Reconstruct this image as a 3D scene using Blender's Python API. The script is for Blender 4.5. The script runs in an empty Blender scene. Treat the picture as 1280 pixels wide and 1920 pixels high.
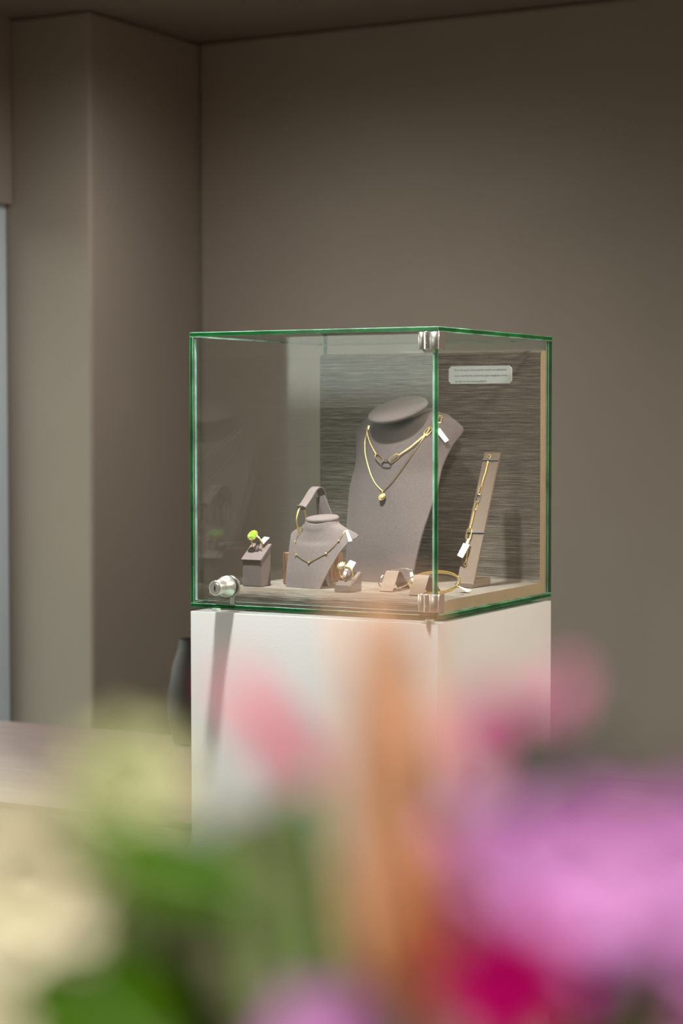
import bpy, bmesh, math, random
from mathutils import Vector, Matrix
from mathutils.bvhtree import BVHTree
random.seed(11)
sc = bpy.context.scene
COL = sc.collection
PI = math.pi
YAW = .4985
CAM_Z = 1.38216
PED_H = 1.10
FLB = .0232; FL = FLB + .0003                 # top of the fabric board, and where things stand on it
MV = Matrix.Translation((.1311, 2.712, 1.106)) @ Matrix.Rotation(-YAW, 4, 'Z')   # frame of the display case
MVI = MV.inverted()
FPX, PITCH, ROLL = 3745.1, .04741, -.00069

# ------------------------------------------------------------------ helpers
def V(*a): return Vector(a)
def lerp(a, b, t): return a + (b - a) * t
def new(): return bmesh.new()

def box(bm, x0, x1, y0, y1, z0, z1, bev=0, seg=1, mat=0):
    vs = [bm.verts.new((x, y, z)) for x in (x0, x1) for y in (y0, y1) for z in (z0, z1)]
    F = [(0, 1, 3, 2), (4, 6, 7, 5), (0, 4, 5, 1), (2, 3, 7, 6), (0, 2, 6, 4), (1, 5, 7, 3)]
    fs = [bm.faces.new([vs[i] for i in f]) for f in F]
    for f in fs: f.material_index = mat
    if bev:
        es = list({e for f in fs for e in f.edges})
        bmesh.ops.bevel(bm, geom=es, offset=bev, segments=seg, profile=.5, affect='EDGES')
    return fs

def prism(bm, pts, ext, mat=0):
    """closed polygon of Vectors extruded by vector ext"""
    a = [bm.verts.new(p) for p in pts]; b = [bm.verts.new(p + ext) for p in pts]
    n = len(pts); fs = []
    fs.append(bm.faces.new(a)); fs.append(bm.faces.new(list(reversed(b))))
    for i in range(n): fs.append(bm.faces.new((a[i], b[i], b[(i + 1) % n], a[(i + 1) % n])))
    for f in fs: f.material_index = mat
    bmesh.ops.recalc_face_normals(bm, faces=fs)
    return fs

def frame_of(d):
    d = d.normalized(); u = d.cross(V(0, 0, 1))
    if u.length < 1e-4: u = d.cross(V(1, 0, 0))
    u.normalize(); return u, d.cross(u).normalized()

def tube(bm, pts, r, n=8, closed=False, cap=True, flat=None):
    m = len(pts); rings = []; pu = None
    for i, p in enumerate(pts):
        if closed: d = pts[(i + 1) % m] - pts[i - 1]
        else: d = pts[min(i + 1, m - 1)] - pts[max(i - 1, 0)]
        d = d.normalized() if d.length > 1e-9 else V(0, 0, 1)
        if pu is None: u, w = frame_of(d)
        else:
            u = (pu - d * pu.dot(d))
            u = u.normalized() if u.length > 1e-6 else frame_of(d)[0]
            w = d.cross(u)
        pu = u
        rr = r[i] if isinstance(r, (list, tuple)) else r
        rings.append([bm.verts.new(p + (u * math.cos(2 * PI * k / n) + w * math.sin(2 * PI * k / n)) * rr) for k in range(n)])
    for i in range(m if closed else m - 1):
        A, B = rings[i], rings[(i + 1) % m]
        for k in range(n): bm.faces.new((A[k], A[(k + 1) % n], B[(k + 1) % n], B[k]))
    if cap and not closed:
        bm.faces.new(list(reversed(rings[0]))); bm.faces.new(rings[-1])

def lathe(bm, prof, M, n=24, mat=0):
    """profile of (radius, height) about the local z of matrix M"""
    rings = []
    for r, h in prof:
        rings.append([bm.verts.new(M @ V(r * math.cos(2 * PI * k / n), r * math.sin(2 * PI * k / n), h)) for k in range(n)])
    fs = []
    for A, B in zip(rings, rings[1:]):
        for k in range(n): fs.append(bm.faces.new((A[k], A[(k + 1) % n], B[(k + 1) % n], B[k])))
    fs.append(bm.faces.new(list(reversed(rings[0])))); fs.append(bm.faces.new(rings[-1]))
    for f in fs: f.material_index = mat
    return fs

def blob(bm, c, rx, ry, rz, M=None, nu=12, nv=8):
    R = M or Matrix.Identity(3)
    rings = []
    for j in range(1, nv):
        th = PI * j / nv
        rings.append([bm.verts.new(c + R @ V(rx * math.sin(th) * math.cos(2 * PI * k / nu), ry * math.sin(th) * math.sin(2 * PI * k / nu), rz * math.cos(th))) for k in range(nu)])
    t = bm.verts.new(c + R @ V(0, 0, rz)); b = bm.verts.new(c + R @ V(0, 0, -rz))
    for k in range(nu):
        bm.faces.new((t, rings[0][k], rings[0][(k + 1) % nu])); bm.faces.new((b, rings[-1][(k + 1) % nu], rings[-1][k]))
    for A, B in zip(rings, rings[1:]):
        for k in range(nu): bm.faces.new((A[k], B[k], B[(k + 1) % nu], A[(k + 1) % nu]))

def ring_pts(c, u, w, ru, rw, n=24, p=2.0):
    out = []
    for k in range(n):
        a = 2 * PI * k / n; ca, sa = math.cos(a), math.sin(a)
        out.append(c + u * ru * math.copysign(abs(ca) ** (2 / p), ca) + w * rw * math.copysign(abs(sa) ** (2 / p), sa))
    return out

def spline(P, n):
    """Catmull-Rom through P with n samples per span"""
    out = []; m = len(P)
    for i in range(m - 1):
        a = P[max(i - 1, 0)]; b = P[i]; c = P[i + 1]; d = P[min(i + 2, m - 1)]
        for k in range(n):
            t = k / n
            out.append(.5 * ((2 * b) + (c - a) * t + (2 * a - 5 * b + 4 * c - d) * t * t + (3 * b - a - 3 * c + d) * t ** 3))
    out.append(P[-1]); return out

def resample(P, step):
    L = [0]
    for a, b in zip(P, P[1:]): L.append(L[-1] + (b - a).length)
    n = max(2, int(round(L[-1] / step))); out = []; j = 0
    for i in range(n + 1):
        s = L[-1] * i / n
        while j < len(P) - 2 and L[j + 1] < s: j += 1
        t = (s - L[j]) / max(L[j + 1] - L[j], 1e-9); out.append(P[j].lerp(P[j + 1], min(1, max(0, t))))
    return out

BASE = {}
def thing(name, label, cat, base, frame='V', group=None):
    o = bpy.data.objects.new(name, None); COL.objects.link(o)
    o.empty_display_size = .02
    b = Vector(base)
    if frame == 'V':
        o.location = MV @ b; o.rotation_euler = (0, 0, -YAW)
    else: o.location = b
    o['label'] = label; o['category'] = cat
    if group: o['group'] = group
    BASE[o.name] = b
    return o

def obj(name, bm, mats, parent=None, smooth=True, label=None, angle=40):
    """bm is in the frame of the parent's thing (case frame or world)"""
    bmesh.ops.recalc_face_normals(bm, faces=bm.faces[:]) if smooth != 'keep' else None
    b = BASE[parent.name] if parent else V(0, 0, 0)
    bmesh.ops.translate(bm, verts=bm.verts[:], vec=-b)
    me = bpy.data.meshes.new(name); bm.to_mesh(me); bm.free()
    for m in (mats if isinstance(mats, (list, tuple)) else [mats]): me.materials.append(m)
    if smooth:
        for p in me.polygons: p.use_smooth = True
        try: me.set_sharp_from_angle(angle=math.radians(angle))
        except Exception: pass
    o = bpy.data.objects.new(name, me); COL.objects.link(o)
    if parent: o.parent = parent
    BASE[o.name] = b
    if label: o['label'] = label
    return o

def solo(name, bm, mats, label, cat, base, frame='V', group=None, smooth=True):
    """a thing that is one mesh"""
    b = Vector(base)
    bmesh.ops.recalc_face_normals(bm, faces=bm.faces[:])
    bmesh.ops.translate(bm, verts=bm.verts[:], vec=-b)
    me = bpy.data.meshes.new(name); bm.to_mesh(me); bm.free()
    for m in (mats if isinstance(mats, (list, tuple)) else [mats]): me.materials.append(m)
    if smooth:
        for p in me.polygons: p.use_smooth = True
        me.set_sharp_from_angle(angle=math.radians(40))
    o = bpy.data.objects.new(name, me); COL.objects.link(o)
    if frame == 'V':
        o.location = MV @ b; o.rotation_euler = (0, 0, -YAW)
    else: o.location = b
    o['label'] = label; o['category'] = cat
    if group: o['group'] = group
    BASE[o.name] = b
    return o

# ------------------------------------------------------------------ materials
def nodes(name):
    m = bpy.data.materials.new(name); m.use_nodes = True
    nt = m.node_tree; nt.nodes.clear()
    return m, nt, nt.nodes.new('ShaderNodeOutputMaterial')

def link(nt, a, b): nt.links.new(a, b)

def mat(name, col, rough=.6, metal=0, var=.08, scale=40, stretch=(1, 1, 1), bump=0, bscale=None, sheen=0, coat=0, spec=.5, bdist=.001, ior=None, trans=0, detail=3):
    m, nt, out = nodes(name)
    N = nt.nodes
    p = N.new('ShaderNodeBsdfPrincipled')
    tc = N.new('ShaderNodeTexCoord'); mp = N.new('ShaderNodeMapping'); mp.inputs['Scale'].default_value = stretch
    link(nt, tc.outputs['Object'], mp.inputs['Vector'])
    nz = N.new('ShaderNodeTexNoise'); nz.inputs['Scale'].default_value = scale; nz.inputs['Detail'].default_value = detail
    link(nt, mp.outputs[0], nz.inputs['Vector'])
    cr = N.new('ShaderNodeValToRGB')
    a = [c * (1 - var) for c in col]; b = [min(1, c * (1 + var)) for c in col]
    cr.color_ramp.elements[0].position = .3; cr.color_ramp.elements[1].position = .7
    cr.color_ramp.elements[0].color = (*a, 1); cr.color_ramp.elements[1].color = (*b, 1)
    link(nt, nz.outputs['Fac'], cr.inputs['Fac']); link(nt, cr.outputs['Color'], p.inputs['Base Color'])
    p.inputs['Roughness'].default_value = rough; p.inputs['Metallic'].default_value = metal
    p.inputs['Specular IOR Level'].default_value = spec
    if ior: p.inputs['IOR'].default_value = ior
    if trans: p.inputs['Transmission Weight'].default_value = trans
    if sheen:
        p.inputs['Sheen Weight'].default_value = sheen; p.inputs['Sheen Roughness'].default_value = .4
    if coat: p.inputs['Coat Weight'].default_value = coat
    if bump:
        bz = N.new('ShaderNodeTexNoise'); bz.inputs['Scale'].default_value = bscale or scale; bz.inputs['Detail'].default_value = 4
        link(nt, mp.outputs[0], bz.inputs['Vector'])
        bp = N.new('ShaderNodeBump'); bp.inputs['Strength'].default_value = bump; bp.inputs['Distance'].default_value = bdist
        link(nt, bz.outputs['Fac'], bp.inputs['Height']); link(nt, bp.outputs['Normal'], p.inputs['Normal'])
    link(nt, p.outputs[0], out.inputs['Surface'])
    return m

def petal_mat(name, col, tip=None, transl=.45, var=.15):
    m, nt, out = nodes(name); N = nt.nodes
    tc = N.new('ShaderNodeTexCoord'); nz = N.new('ShaderNodeTexNoise'); nz.inputs['Scale'].default_value = 90
    link(nt, tc.outputs['Object'], nz.inputs['Vector'])
    cr = N.new('ShaderNodeValToRGB'); b = tip or [min(1, c * (1 + var)) for c in col]
    cr.color_ramp.elements[0].position = .35; cr.color_ramp.elements[1].position = .65
    cr.color_ramp.elements[0].color = (*[c * (1 - var) for c in col], 1); cr.color_ramp.elements[1].color = (*b, 1)
    link(nt, nz.outputs['Fac'], cr.inputs['Fac'])
    d = N.new('ShaderNodeBsdfDiffuse'); t = N.new('ShaderNodeBsdfTranslucent'); mx = N.new('ShaderNodeMixShader')
    link(nt, cr.outputs['Color'], d.inputs['Color']); link(nt, cr.outputs['Color'], t.inputs['Color'])
    mx.inputs[0].default_value = transl
    link(nt, d.outputs[0], mx.inputs[1]); link(nt, t.outputs[0], mx.inputs[2]); link(nt, mx.outputs[0], out.inputs['Surface'])
    return m

def glass_mat(name, tint, refl_col=(1, 1, 1), streak=0.0):
    """flat pane: clear transmission with Fresnel reflection on both faces"""
    m, nt, out = nodes(name); N = nt.nodes
    t = N.new('ShaderNodeBsdfTransparent'); t.inputs['Color'].default_value = (*tint, 1)
    g = N.new('ShaderNodeBsdfGlossy'); g.inputs['Roughness'].default_value = 0.0
    tc = N.new('ShaderNodeTexCoord'); nz = N.new('ShaderNodeTexNoise'); nz.inputs['Scale'].default_value = 7
    link(nt, tc.outputs['Object'], nz.inputs['Vector'])
    cr = N.new('ShaderNodeValToRGB')
    cr.color_ramp.elements[0].color = (*[c * .97 for c in refl_col], 1); cr.color_ramp.elements[1].color = (*refl_col, 1)
    link(nt, nz.outputs['Fac'], cr.inputs['Fac']); link(nt, cr.outputs['Color'], g.inputs['Color'])
    # Fresnel from the facing ratio so that the inside face of the pane behaves like the outside face
    lw = N.new('ShaderNodeLayerWeight'); lw.inputs['Blend'].default_value = .5
    pw = N.new('ShaderNodeMath'); pw.operation = 'POWER'; link(nt, lw.outputs['Facing'], pw.inputs[0]); pw.inputs[1].default_value = 5.0
    ma = N.new('ShaderNodeMath'); ma.operation = 'MULTIPLY_ADD'; link(nt, pw.outputs[0], ma.inputs[0]); ma.inputs[1].default_value = .95; ma.inputs[2].default_value = .04
    mx = N.new('ShaderNodeMixShader'); link(nt, ma.outputs[0], mx.inputs[0])
    link(nt, t.outputs[0], mx.inputs[1]); link(nt, g.outputs[0], mx.inputs[2]); link(nt, mx.outputs[0], out.inputs['Surface'])
    return m

def fabric_mat(name):
    m, nt, out = nodes(name); N = nt.nodes
    p = N.new('ShaderNodeBsdfPrincipled'); p.inputs['Roughness'].default_value = .85; p.inputs['Specular IOR Level'].default_value = .2
    tc = N.new('ShaderNodeTexCoord')
    def noise(scale3, detail, seed=0.0):
        mp = N.new('ShaderNodeMapping'); mp.inputs['Scale'].default_value = scale3; mp.inputs['Location'].default_value = (seed, seed, seed)
        link(nt, tc.outputs['UV'], mp.inputs['Vector'])
        z = N.new('ShaderNodeTexNoise'); z.inputs['Scale'].default_value = 1; z.inputs['Detail'].default_value = detail; z.inputs['Roughness'].default_value = .6
        link(nt, mp.outputs[0], z.inputs['Vector']); return z.outputs['Fac']
    slub = noise((26, 1050, 1), 1.0)          # weft threads of uneven thickness
    fine = noise((800, 1100, 1), 1.0, 3)      # knots of the weave
    broad = noise((4, 620, 1), 1.0, 7)
    a = N.new('ShaderNodeMath'); a.operation = 'MULTIPLY_ADD'; link(nt, slub, a.inputs[0]); a.inputs[1].default_value = .40
    b = N.new('ShaderNodeMath'); b.operation = 'MULTIPLY_ADD'; link(nt, fine, b.inputs[0]); b.inputs[1].default_value = .32
    c = N.new('ShaderNodeMath'); c.operation = 'MULTIPLY'; link(nt, broad, c.inputs[0]); c.inputs[1].default_value = .28
    link(nt, c.outputs[0], b.inputs[2]); link(nt, b.outputs[0], a.inputs[2])
    cr = N.new('ShaderNodeValToRGB'); e = cr.color_ramp.elements
    e[0].position = .38; e[0].color = (.050, .038, .031, 1)
    e[1].position = .66; e[1].color = (.48, .42, .345, 1)
    k = cr.color_ramp.elements.new(.5); k.color = (.165, .139, .117, 1)
    link(nt, a.outputs[0], cr.inputs['Fac']); link(nt, cr.outputs['Color'], p.inputs['Base Color'])
    bp = N.new('ShaderNodeBump'); bp.inputs['Strength'].default_value = .25; bp.inputs['Distance'].default_value = .0005
    link(nt, a.outputs[0], bp.inputs['Height']); link(nt, bp.outputs['Normal'], p.inputs['Normal'])
    link(nt, p.outputs[0], out.inputs['Surface'])
    return m

def wood_mat(name, c0, c1, stretch, rough=.5, scale=6):
    m, nt, out = nodes(name); N = nt.nodes
    p = N.new('ShaderNodeBsdfPrincipled'); p.inputs['Roughness'].default_value = rough
    tc = N.new('ShaderNodeTexCoord'); mp = N.new('ShaderNodeMapping'); mp.inputs['Scale'].default_value = stretch
    link(nt, tc.outputs['Object'], mp.inputs['Vector'])
    nz = N.new('ShaderNodeTexNoise'); nz.inputs['Scale'].default_value = scale; nz.inputs['Detail'].default_value = 6; nz.inputs['Distortion'].default_value = .6
    link(nt, mp.outputs[0], nz.inputs['Vector'])
    cr = N.new('ShaderNodeValToRGB'); cr.color_ramp.elements[0].position = .3; cr.color_ramp.elements[1].position = .72
    cr.color_ramp.elements[0].color = (*c0, 1); cr.color_ramp.elements[1].color = (*c1, 1)
    link(nt, nz.outputs['Fac'], cr.inputs['Fac']); link(nt, cr.outputs['Color'], p.inputs['Base Color'])
    link(nt, p.outputs[0], out.inputs['Surface'])
    return m

def edge_mat(name, col, tint, clear):
    m, nt, out = nodes(name); N = nt.nodes
    p = N.new('ShaderNodeBsdfPrincipled'); p.inputs['Roughness'].default_value = .12
    tc = N.new('ShaderNodeTexCoord'); nz = N.new('ShaderNodeTexNoise'); nz.inputs['Scale'].default_value = 26; nz.inputs['Detail'].default_value = 3
    link(nt, tc.outputs['Object'], nz.inputs['Vector'])
    cr = N.new('ShaderNodeValToRGB'); e = cr.color_ramp.elements
    e[0].position = .35; e[0].color = (*[c * .6 for c in col], 1); e[1].position = .72; e[1].color = (*[min(1, c * 1.9) for c in col], 1)
    link(nt, nz.outputs['Fac'], cr.inputs['Fac']); link(nt, cr.outputs['Color'], p.inputs['Base Color'])
    t = N.new('ShaderNodeBsdfTransparent'); t.inputs['Color'].default_value = (*tint, 1)
    mx = N.new('ShaderNodeMixShader'); mx.inputs[0].default_value = clear
    link(nt, p.outputs[0], mx.inputs[1]); link(nt, t.outputs[0], mx.inputs[2]); link(nt, mx.outputs[0], out.inputs['Surface'])
    return m

M_wall = mat('wall_plaster', (.335, .295, .248), .9, var=.03, scale=3, bump=.08, bscale=160)
M_reveal = mat('reveal_plaster', (.36, .355, .315), .9, var=.03, scale=3, bump=.08, bscale=160)
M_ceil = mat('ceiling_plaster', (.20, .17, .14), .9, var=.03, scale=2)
M_floor = wood_mat('floor_boards', (.26, .20, .15), (.38, .30, .23), (1, 8, 1), .45)
M_white = mat('white_lacquer', (.45, .452, .442), .42, var=.015, scale=6, bump=.12, bscale=300, bdist=.001, detail=2)
M_frame = mat('white_window_frame', (.66, .78, .88), .4, var=.03, scale=8)
M_pane = glass_mat('window_glass', (.97, .985, .98))
M_glass = glass_mat('case_glass', (.972, .988, .978))
M_edge = edge_mat('green_glass_edge', (.004, .080, .016), (.10, .50, .16), .33)
M_arris = edge_mat('glass_arris_glint', (.22, .36, .29), (.6, .9, .75), .4)  # pale colour stands for lamp glints along the chamfers
M_doorEdge = edge_mat('lit_glass_edge', (.30, .68, .48), (.6, .95, .8), .3)  # brightened colour stands for light carried through the door glass
M_chrome = mat('polished_chrome', (.86, .84, .80), .24, metal=1, var=.03, scale=30)
M_nickel = mat('satin_nickel', (.84, .81, .75), .36, metal=1, var=.03, scale=60)
M_steel = mat('brushed_steel', (.62, .59, .54), .3, metal=1, var=.05, scale=90)
M_black = mat('dark_recess', (.012, .012, .012), .6, var=.1)
M_rubber = mat('dark_gasket', (.02, .03, .028), .5, var=.1)
M_clear = mat('clear_bumper', (.75, .85, .78), .15, var=.05, coat=.5)
M_suede = mat('taupe_suede', (.168, .134, .130), .95, var=.22, scale=1000, bump=.08, bscale=1400, sheen=.04, spec=.1, bdist=.0004)
M_suede2 = mat('brown_suede', (.215, .160, .128), .95, var=.14, scale=900, bump=.06, bscale=1400, sheen=.03, spec=.1, bdist=.0004)
M_fabric = fabric_mat('grasscloth')
M_side = mat('board_edge', (.30, .22, .13), .8, var=.06, scale=60)
M_paper = mat('white_paper', (.86, .90, .90), .6, var=.015, scale=80)
M_tag = mat('white_tag', (.90, .90, .90), .4, var=.01, scale=80)
M_tag2 = mat('cream_tag', (.62, .57, .42), .5, var=.03, scale=80)
M_ink = mat('black_ink', (.03, .032, .04), .7, var=.05)
M_gold = mat('yellow_gold', (1.0, .71, .27), .31, metal=1, var=.05, scale=120)
M_white_gold = mat('white_gold', (.86, .86, .88), .2, metal=1, var=.04, scale=120)
M_green = mat('green_gemstone', (.26, .56, .05), .03, var=.45, scale=420, coat=1.0, spec=1.0)
M_diamond = mat('clear_gemstone', (.72, .85, .86), .02, var=.3, scale=500, coat=1.0, spec=1.0, metal=.35)
M_champ = mat('champagne_gemstone', (.75, .58, .32), .04, var=.3, scale=600, coat=1.0, spec=1.0)
M_band = mat('grey_elastic', (.13, .16, .165), .6, var=.08, scale=300)
M_wood = wood_mat('walnut_block', (.10, .048, .024), (.33, .165, .08), (30, 9, 4), .55, 8)
M_counter = wood_mat('counter_top', (.235, .160, .155), (.34, .245, .24), (1.2, 14, 1), .42, 5)
M_counterEdge = mat('counter_edge', (.23, .20, .155), .55, var=.06)
M_counterBody = mat('counter_front', (.56, .53, .47), .6, var=.04)
M_darkForm = mat('dark_form', (.024, .017, .016), .5, var=.2, scale=12)

# ------------------------------------------------------------------ room
def struct(o): o['kind'] = 'structure'; return o
def room_obj(name, bm, m, smooth=False):
    bmesh.ops.recalc_face_normals(bm, faces=bm.faces[:])
    me = bpy.data.meshes.new(name); bm.to_mesh(me); bm.free()
    for x in (m if isinstance(m, (list, tuple)) else [m]): me.materials.append(x)
    o = bpy.data.objects.new(name, me); COL.objects.link(o)
    o.location = MV @ V(0, 0, -1.106); o.rotation_euler = (0, 0, -YAW)
    return struct(o)
# room coordinates: case frame with z = 0 on the floor
CEIL = 2.366
XL, XC, YB, YR = -1.916, -1.682, 2.03, 1.545
YF, XR = -5.6, 4.6
bm = new(); box(bm, XL - .3, XR + .2, YF - .2, YB + .2, -.1, 0); room_obj('floor', bm, M_floor)
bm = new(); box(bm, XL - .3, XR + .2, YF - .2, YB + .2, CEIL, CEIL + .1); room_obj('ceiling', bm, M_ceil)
bm = new(); box(bm, XC, XR + .2, YB, YB + .15, 0, CEIL, .012, 3); room_obj('wall_back', bm, M_wall)
# projecting wall pier on the left: the side towards the case is brown, the front catches the daylight
bm = new(); box(bm, XL - .2, XC, YR, YB + .15, 0, CEIL, .01, 3); room_obj('wall_pier', bm, M_wall)
bm = new(); box(bm, XR, XR + .15, YF, YB, 0, CEIL); room_obj('wall_right', bm, M_wall)
bm = new(); box(bm, XL - .2, XR + .15, YF - .15, YF, 0, CEIL); room_obj('wall_front', bm, M_wall)
WIN = [(-2.0, YR - .005, .02, 1.91), (-4.6, -2.87, .75, 1.95)]
bm = new()
ys = [YF, WIN[1][0], WIN[1][1], WIN[0][0], WIN[0][1]]
box(bm, XL - .2, XL, YF, WIN[1][0], 0, CEIL)
box(bm, XL - .2, XL, WIN[1][0], WIN[1][1], 0, WIN[1][2]); box(bm, XL - .2, XL, WIN[1][0], WIN[1][1], WIN[1][3], CEIL)
box(bm, XL - .2, XL, WIN[1][1], WIN[0][0], 0, CEIL)
box(bm, XL - .2, XL, WIN[0][0], WIN[0][1], WIN[0][3], CEIL)
room_obj('wall_left', bm, M_wall)
for i, (y0, y1, z0, z1) in enumerate(WIN):
    w = .05 if i == 0 else .06
    bm = new()
    xa, xb = XL - .1, XL - .02
    box(bm, xa, xb, y0, y0 + w, z0, z1); box(bm, xa, xb, y1 - w, y1, z0, z1)
    box(bm, xa, xb, y0 + w, y1 - w, z0, z0 + w); box(bm, xa, xb, y0 + w, y1 - w, z1 - w, z1)
    if i == 0: box(bm, xa, xb, -.30, -.24, z0 + w, z1 - w)
    fr = room_obj('window_%d' % (i + 1), bm, M_frame)
    bm = new(); box(bm, XL - .063, XL - .057, y0 + w, y1 - w, z0 + w, z1 - w)
    me = bpy.data.meshes.new('pane'); bm.to_mesh(me); bm.free(); me.materials.append(M_pane)
    o = bpy.data.objects.new('window_pane', me); COL.objects.link(o); o.parent = fr

# ------------------------------------------------------------------ pedestal
bm = new(); box(bm, -.4, 0, 0, .4, -1.106, -.006, .0009, 2)
solo('display_pedestal', bm, M_white, 'tall square white pedestal carrying the glass display case', 'pedestal', (-.2, .2, -1.106))

# ------------------------------------------------------------------ glass display case
T = .006; H = .399
case = thing('display_case', 'square glass display case with green edges standing on the white pedestal', 'display case', (-.2, .2, 0))
def pane(name, x0, x1, y0, y1, z0, z1, edge=None):
    bm = new(); box(bm, x0, x1, y0, y1, z0, z1)
    d = (x1 - x0, y1 - y0, z1 - z0); ax = d.index(min(d))
    bm.normal_update()
    bmesh.ops.bevel(bm, geom=bm.edges[:], offset=.0006, segments=1, affect='EDGES')
    bm.normal_update()
    for f in bm.faces:
        n = [abs(c) for c in f.normal]
        if n[ax] > .95: f.material_index = 0
        elif max(n) > .95: f.material_index = 1
        else: f.material_index = 2
    return obj(name, bm, [M_glass, edge or M_edge, M_arris], case, smooth=False)
pane('top_panel', -.4, 0, 0, .4, H - T, H)
pane('base_panel', -.4, 0, 0, .4, 0, T)
pane('side_panel', -.4, -.4 + T, 0, .4, T + .0003, H - T - .0003)
pane('side_panel', -T, 0, 0, .4, T + .0003, H - T - .0003)
pane('back_panel', -.4 + T + .0003, -T - .0003, .4 - T, .4, T + .0003, H - T - .0003)
# door leaf with cut-outs for the hinges
x0, x1, z0, z1 = -.3915, -.0085, .0105, H - .0095
def notch(zc, sgn):
    pts = []
    for a in range(0, 91, 18):
        t = math.radians(a); pts.append((x1 - .016 + .006 - .006 * math.sin(t) * 1, zc + sgn * (.006 * (1 - math.cos(t)))))
    return pts
zt, zb = z1 - .0255, z0 + .0235
poly = [(x0, z0), (x1 - .016, z0), (x1 - .016, zb - .006), (x1 - .0145, zb - .002), (x1 - .011, zb), (x1, zb),
        (x1, zt), (x1 - .011, zt), (x1 - .0145, zt + .002), (x1 - .016, zt + .006), (x1 - .016, z1), (x0, z1)]
bm = new(); fs = prism(bm, [V(x, 0, z) for x, z in poly], V(0, T, 0))
for f in bm.faces: f.material_index = 0 if abs(f.normal.y) > .9 else 1
door = obj('door', bm, [M_glass, M_doorEdge], case, smooth=False, label='hinged glass front door')
def hinge(zc):
    bm = new(); h = .0122
    box(bm, -.0295, -.0205, -.0022, T + .002, zc - h, zc + h, .0012, 2)            # leaf clamped on the door
    M = Matrix.Translation((-.0165, -.0012, zc - h)); lathe(bm, [(.0035, 0), (.0042, .0006), (.0042, 2 * h - .0006), (.0035, 2 * h)], M, 16)
    box(bm, -.0125, .0012, -.0028, -.0003, zc - h, zc + h, .0011, 2)               # block on the corner
    box(bm, .0003, .0024, -.0026, .0165, zc - h, zc + h, .0006, 1)                 # leaf on the side pane
    box(bm, -.0215, -.0115, -.0018, .001, zc - h + .001, zc + h - .001, .0006, 1)
    hg = obj('hinge', bm, M_chrome, case, label='chrome glass door hinge')
    for s in (-.0045, .0075):
        bm = new(); M = Matrix.Translation((-.0162, -.0052, zc + s)) @ Matrix.Rotation(PI / 2, 4, 'X')
        lathe(bm, [(.0012, -.0004), (.0012, .0004), (.0006, .0007)], M, 10); obj('screw', bm, M_steel, hg)
hinge(H - T - .0128); hinge(.0225)
# cam lock through the door
LC = V(-.3365, 0, .0325)
ML = Matrix.Translation(LC) @ Matrix.Rotation(PI / 2, 4, 'X')                      # z of ML points out of the front
bm = new(); lathe(bm, [(.0150, .0008), (.0158, .0014), (.0158, .003), (.0152, .006), (.0138, .011), (.0118, .016), (.0109, .019), (.0109, .0325), (.0103, .0338), (.0088, .0338), (.0080, .0325)], ML, 40)
lock = obj('lock', bm, M_nickel, case, label='satin nickel cylinder lock')
bm = new(); lathe(bm, [(.0150, -.0002), (.0164, .0001), (.0164, .0012), (.0150, .0014)], ML, 32); obj('gasket', bm, M_rubber, lock)
bm = new(); lathe(bm, [(.0078, .028), (.0078, .0336), (.0072, .0342)], ML, 28); obj('key_plug', bm, M_steel, lock)
bm = new()
prism(bm, [ML @ V(x, y, .0344) for x, y in [(-.0006, -.0048), (.0006, -.0048), (.0008, -.0016), (.0019, 0), (.0008, .0016), (.0006, .0046), (-.0006, .0046), (-.0012, .0012), (-.0016, 0), (-.0012, -.0012)]], (ML.to_3x3() @ V(0, 0, .0002)))
obj('keyhole', bm, M_black, lock)
bm = new(); lathe(bm, [(.0148, -.0105), (.0156, -.010), (.0156, -.0068), (.0148, -.0062)], ML, 28)
lathe(bm, [(.0105, -.0104), (.0105, -.016), (.0085, -.0175), (.0085, -.021)], ML, 28); obj('lock_nut', bm, M_nickel, lock)
bm = new(); box(bm, LC.x - .0035, LC.x + .0035, .0115, .0145, T + .0005, LC.z - .012, .0006, 1)
obj('lock_cam', bm, M_steel, lock)
for px, py in ((-.368, .02), (-.022, .02), (-.368, .38), (-.022, .38)):
    bm = new(); lathe(bm, [(.0058, -.006), (.0062, -.0055), (.0062, -.0006), (.0058, 0)], Matrix.Translation((px, py, 0)), 20)
    obj('bumper_pad', bm, M_clear, case)

# ------------------------------------------------------------------ fabric display board (L shaped)
BX0, BX1 = -.3905, -.0068
YFR, YBK = .034, .3915
def arc(cx, cy, r, a0, a1, n=8): return [(cx + r * math.cos(math.radians(lerp(a0, a1, i / n))), cy + r * math.sin(math.radians(lerp(a0, a1, i / n)))) for i in range(n + 1)]
YIN = .371; ZT = .3785; ZB0 = T + .0004
prof = [(YFR, ZB0)] + arc(YFR + .010, FLB - .010, .010, 180, 90) + arc(YIN - .007, FLB + .007, .007, -90, 0) + arc(YIN + .0095, ZT - .0105, .0095, 180, 90, 8) + arc(YBK - .004, ZT - .005, .004, 90, 0, 4) + [(YBK, ZB0)]
bm = new(); uv = bm.loops.layers.uv.new('weave')
s = [0]
for a, b in zip(prof, prof[1:]): s.append(s[-1] + math.hypot(b[0] - a[0], b[1] - a[1]))
nx = 40
grid = [[bm.verts.new((lerp(BX0, BX1, i / nx), p[0], p[1])) for p in prof] for i in range(nx + 1)]
for i in range(nx):
    for j in range(len(prof) - 1):
        f = bm.faces.new((grid[i][j], grid[i + 1][j], grid[i + 1][j + 1], grid[i][j + 1]))
        for l, (ii, jj) in zip(f.loops, ((i, j), (i + 1, j), (i + 1, j + 1), (i, j + 1))): l[uv].uv = (lerp(BX0, BX1, ii / nx), s[jj])
for i in (0, nx):
    f = bm.faces.new([bm.verts.new(v.co) for v in grid[i]]); f.material_index = 1
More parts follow.
